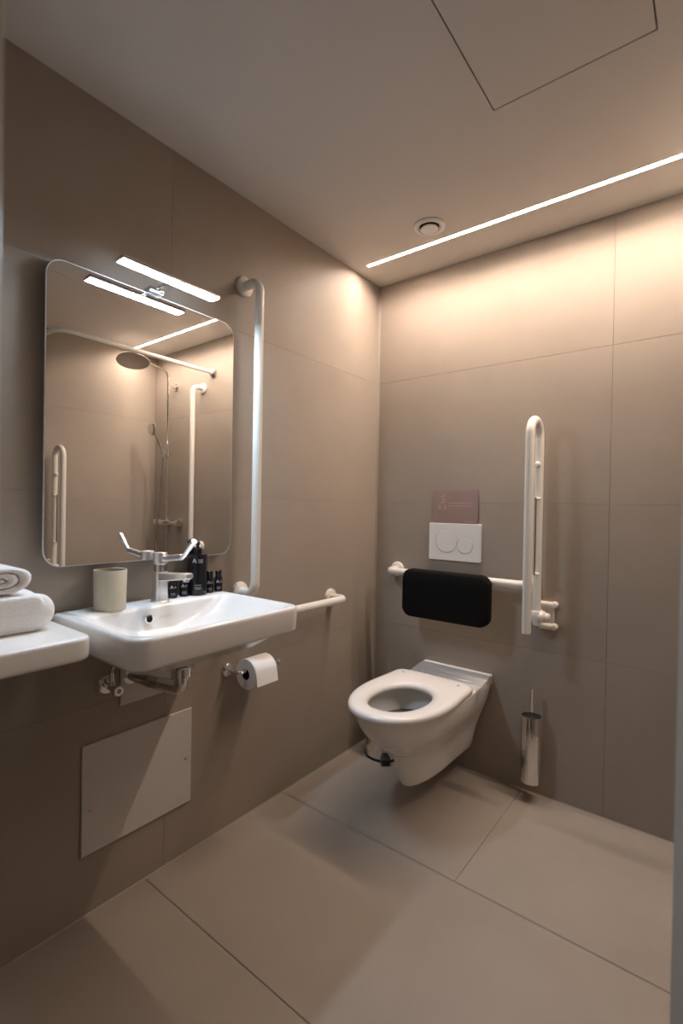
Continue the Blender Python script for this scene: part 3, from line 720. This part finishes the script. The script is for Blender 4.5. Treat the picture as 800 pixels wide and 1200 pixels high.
# ------------------------------------------------------------------ shower, seen in the mirror
sx0 = 1.83
sc = thing('shower_column', 'chrome shower column with round rain head, seen in the mirror', 'shower', (sx0, 0, 1.03))
obj('riser', tube(fillet([(0, -0.065, 0.0), (0, -0.065, 1.09), (0, -0.335, 1.125), ], 0.06, 10), 0.010, 16), 'chrome', sc)
rh = obj('rain_head', lathe([(0.0, 0.0), (0.012, 0.0), (0.014, 0.02), (0.103, 0.024), (0.106, 0.028), (0.104, 0.032), (0.0, 0.033)], (0, 0, 0), '-z', 48, cap0=False, cap1=False), 'darkmetal', sc)
rh.location = (0, -0.335, 1.122); rh.rotation_euler = Matrix.Rotation(math.radians(15), 3, Vector((-0.48, 0.87, 0))).to_euler()
obj('wall_bracket', tube([(0, 0.0, 0.985), (0, -0.065, 0.985)], 0.011, 14), 'chrome', sc)
obj('bracket_flange', lathe([(0.026, 0), (0.026, 0.006), (0.018, 0.012)], (0, 0, 0.985), '-y', 24), 'chrome', sc)
vb = obj('thermostat', lathe([(0.0, 0), (0.022, 0.0), (0.024, 0.005), (0.024, 0.05), (0.021, 0.055), (0.021, 0.245), (0.024, 0.25), (0.024, 0.295), (0.022, 0.30), (0.0, 0.30)], (-0.15, -0.065, 0.0), 'z', 28, cap0=False, cap1=False), 'chrome', sc)
for v in vb.data.vertices:
    x, y, z = v.co; v.co = (-0.15+z, -0.065+(y+0.065), -(x+0.15))
for x in (-0.075, 0.075): obj('wall_union', lathe([(0.032, 0), (0.032, 0.006), (0.020, 0.015), (0.014, 0.05)], (x, 0, 0), '-y', 24), 'chrome', sc)
obj('slider', lathe([(0.020, 0), (0.020, 0.035)], (0, -0.065, 0.48), 'z', 20), 'chrome', sc)
obj('hose', tube(fillet([(0.0, -0.10, 0.50), (0.02, -0.10, 0.30), (0.055, -0.12, -0.12), (0.03, -0.10, -0.33), (-0.01, -0.07, -0.20), (0.0, -0.065, -0.02)], 0.08, 8), 0.007, 12), 'satin', sc)
hs = obj('hand_shower', tube([(0.0, -0.095, 0.47), (0.0, -0.112, 0.52), (0.0, -0.165, 0.63), (0.0, -0.185, 0.66)], [0.011, 0.011, 0.013, 0.018], 16), 'chrome', sc)
obj('spray_face', lathe([(0.02, -0.012), (0.042, 0.0), (0.044, 0.012), (0.038, 0.020), (0.0, 0.021)], (0, -0.182, 0.655), '-y', 28, cap0=True, cap1=False), 'chrome', hs)

cr_ = thing('curtain_rail', 'slim white shower curtain rail with rounded bend, seen in the mirror', 'curtain rail', (1.40, 0, 2.055))
obj('rail', tube(fillet([(0, -0.004, 0), (0, -0.985, 0.012), (0.696, -0.985, 0.012)], 0.09, 10), 0.0125, 16), 'coated', cr_)
obj('wall_flange', lathe([(0.030, 0), (0.030, 0.010), (0.02, 0.016)], (0, 0, 0), '-y', 28), 'satin', cr_)
obj('wall_flange', lathe([(0.030, 0), (0.030, 0.010), (0.02, 0.016)], (W-1.40, -0.985, 0.012), '-x', 28), 'satin', cr_)
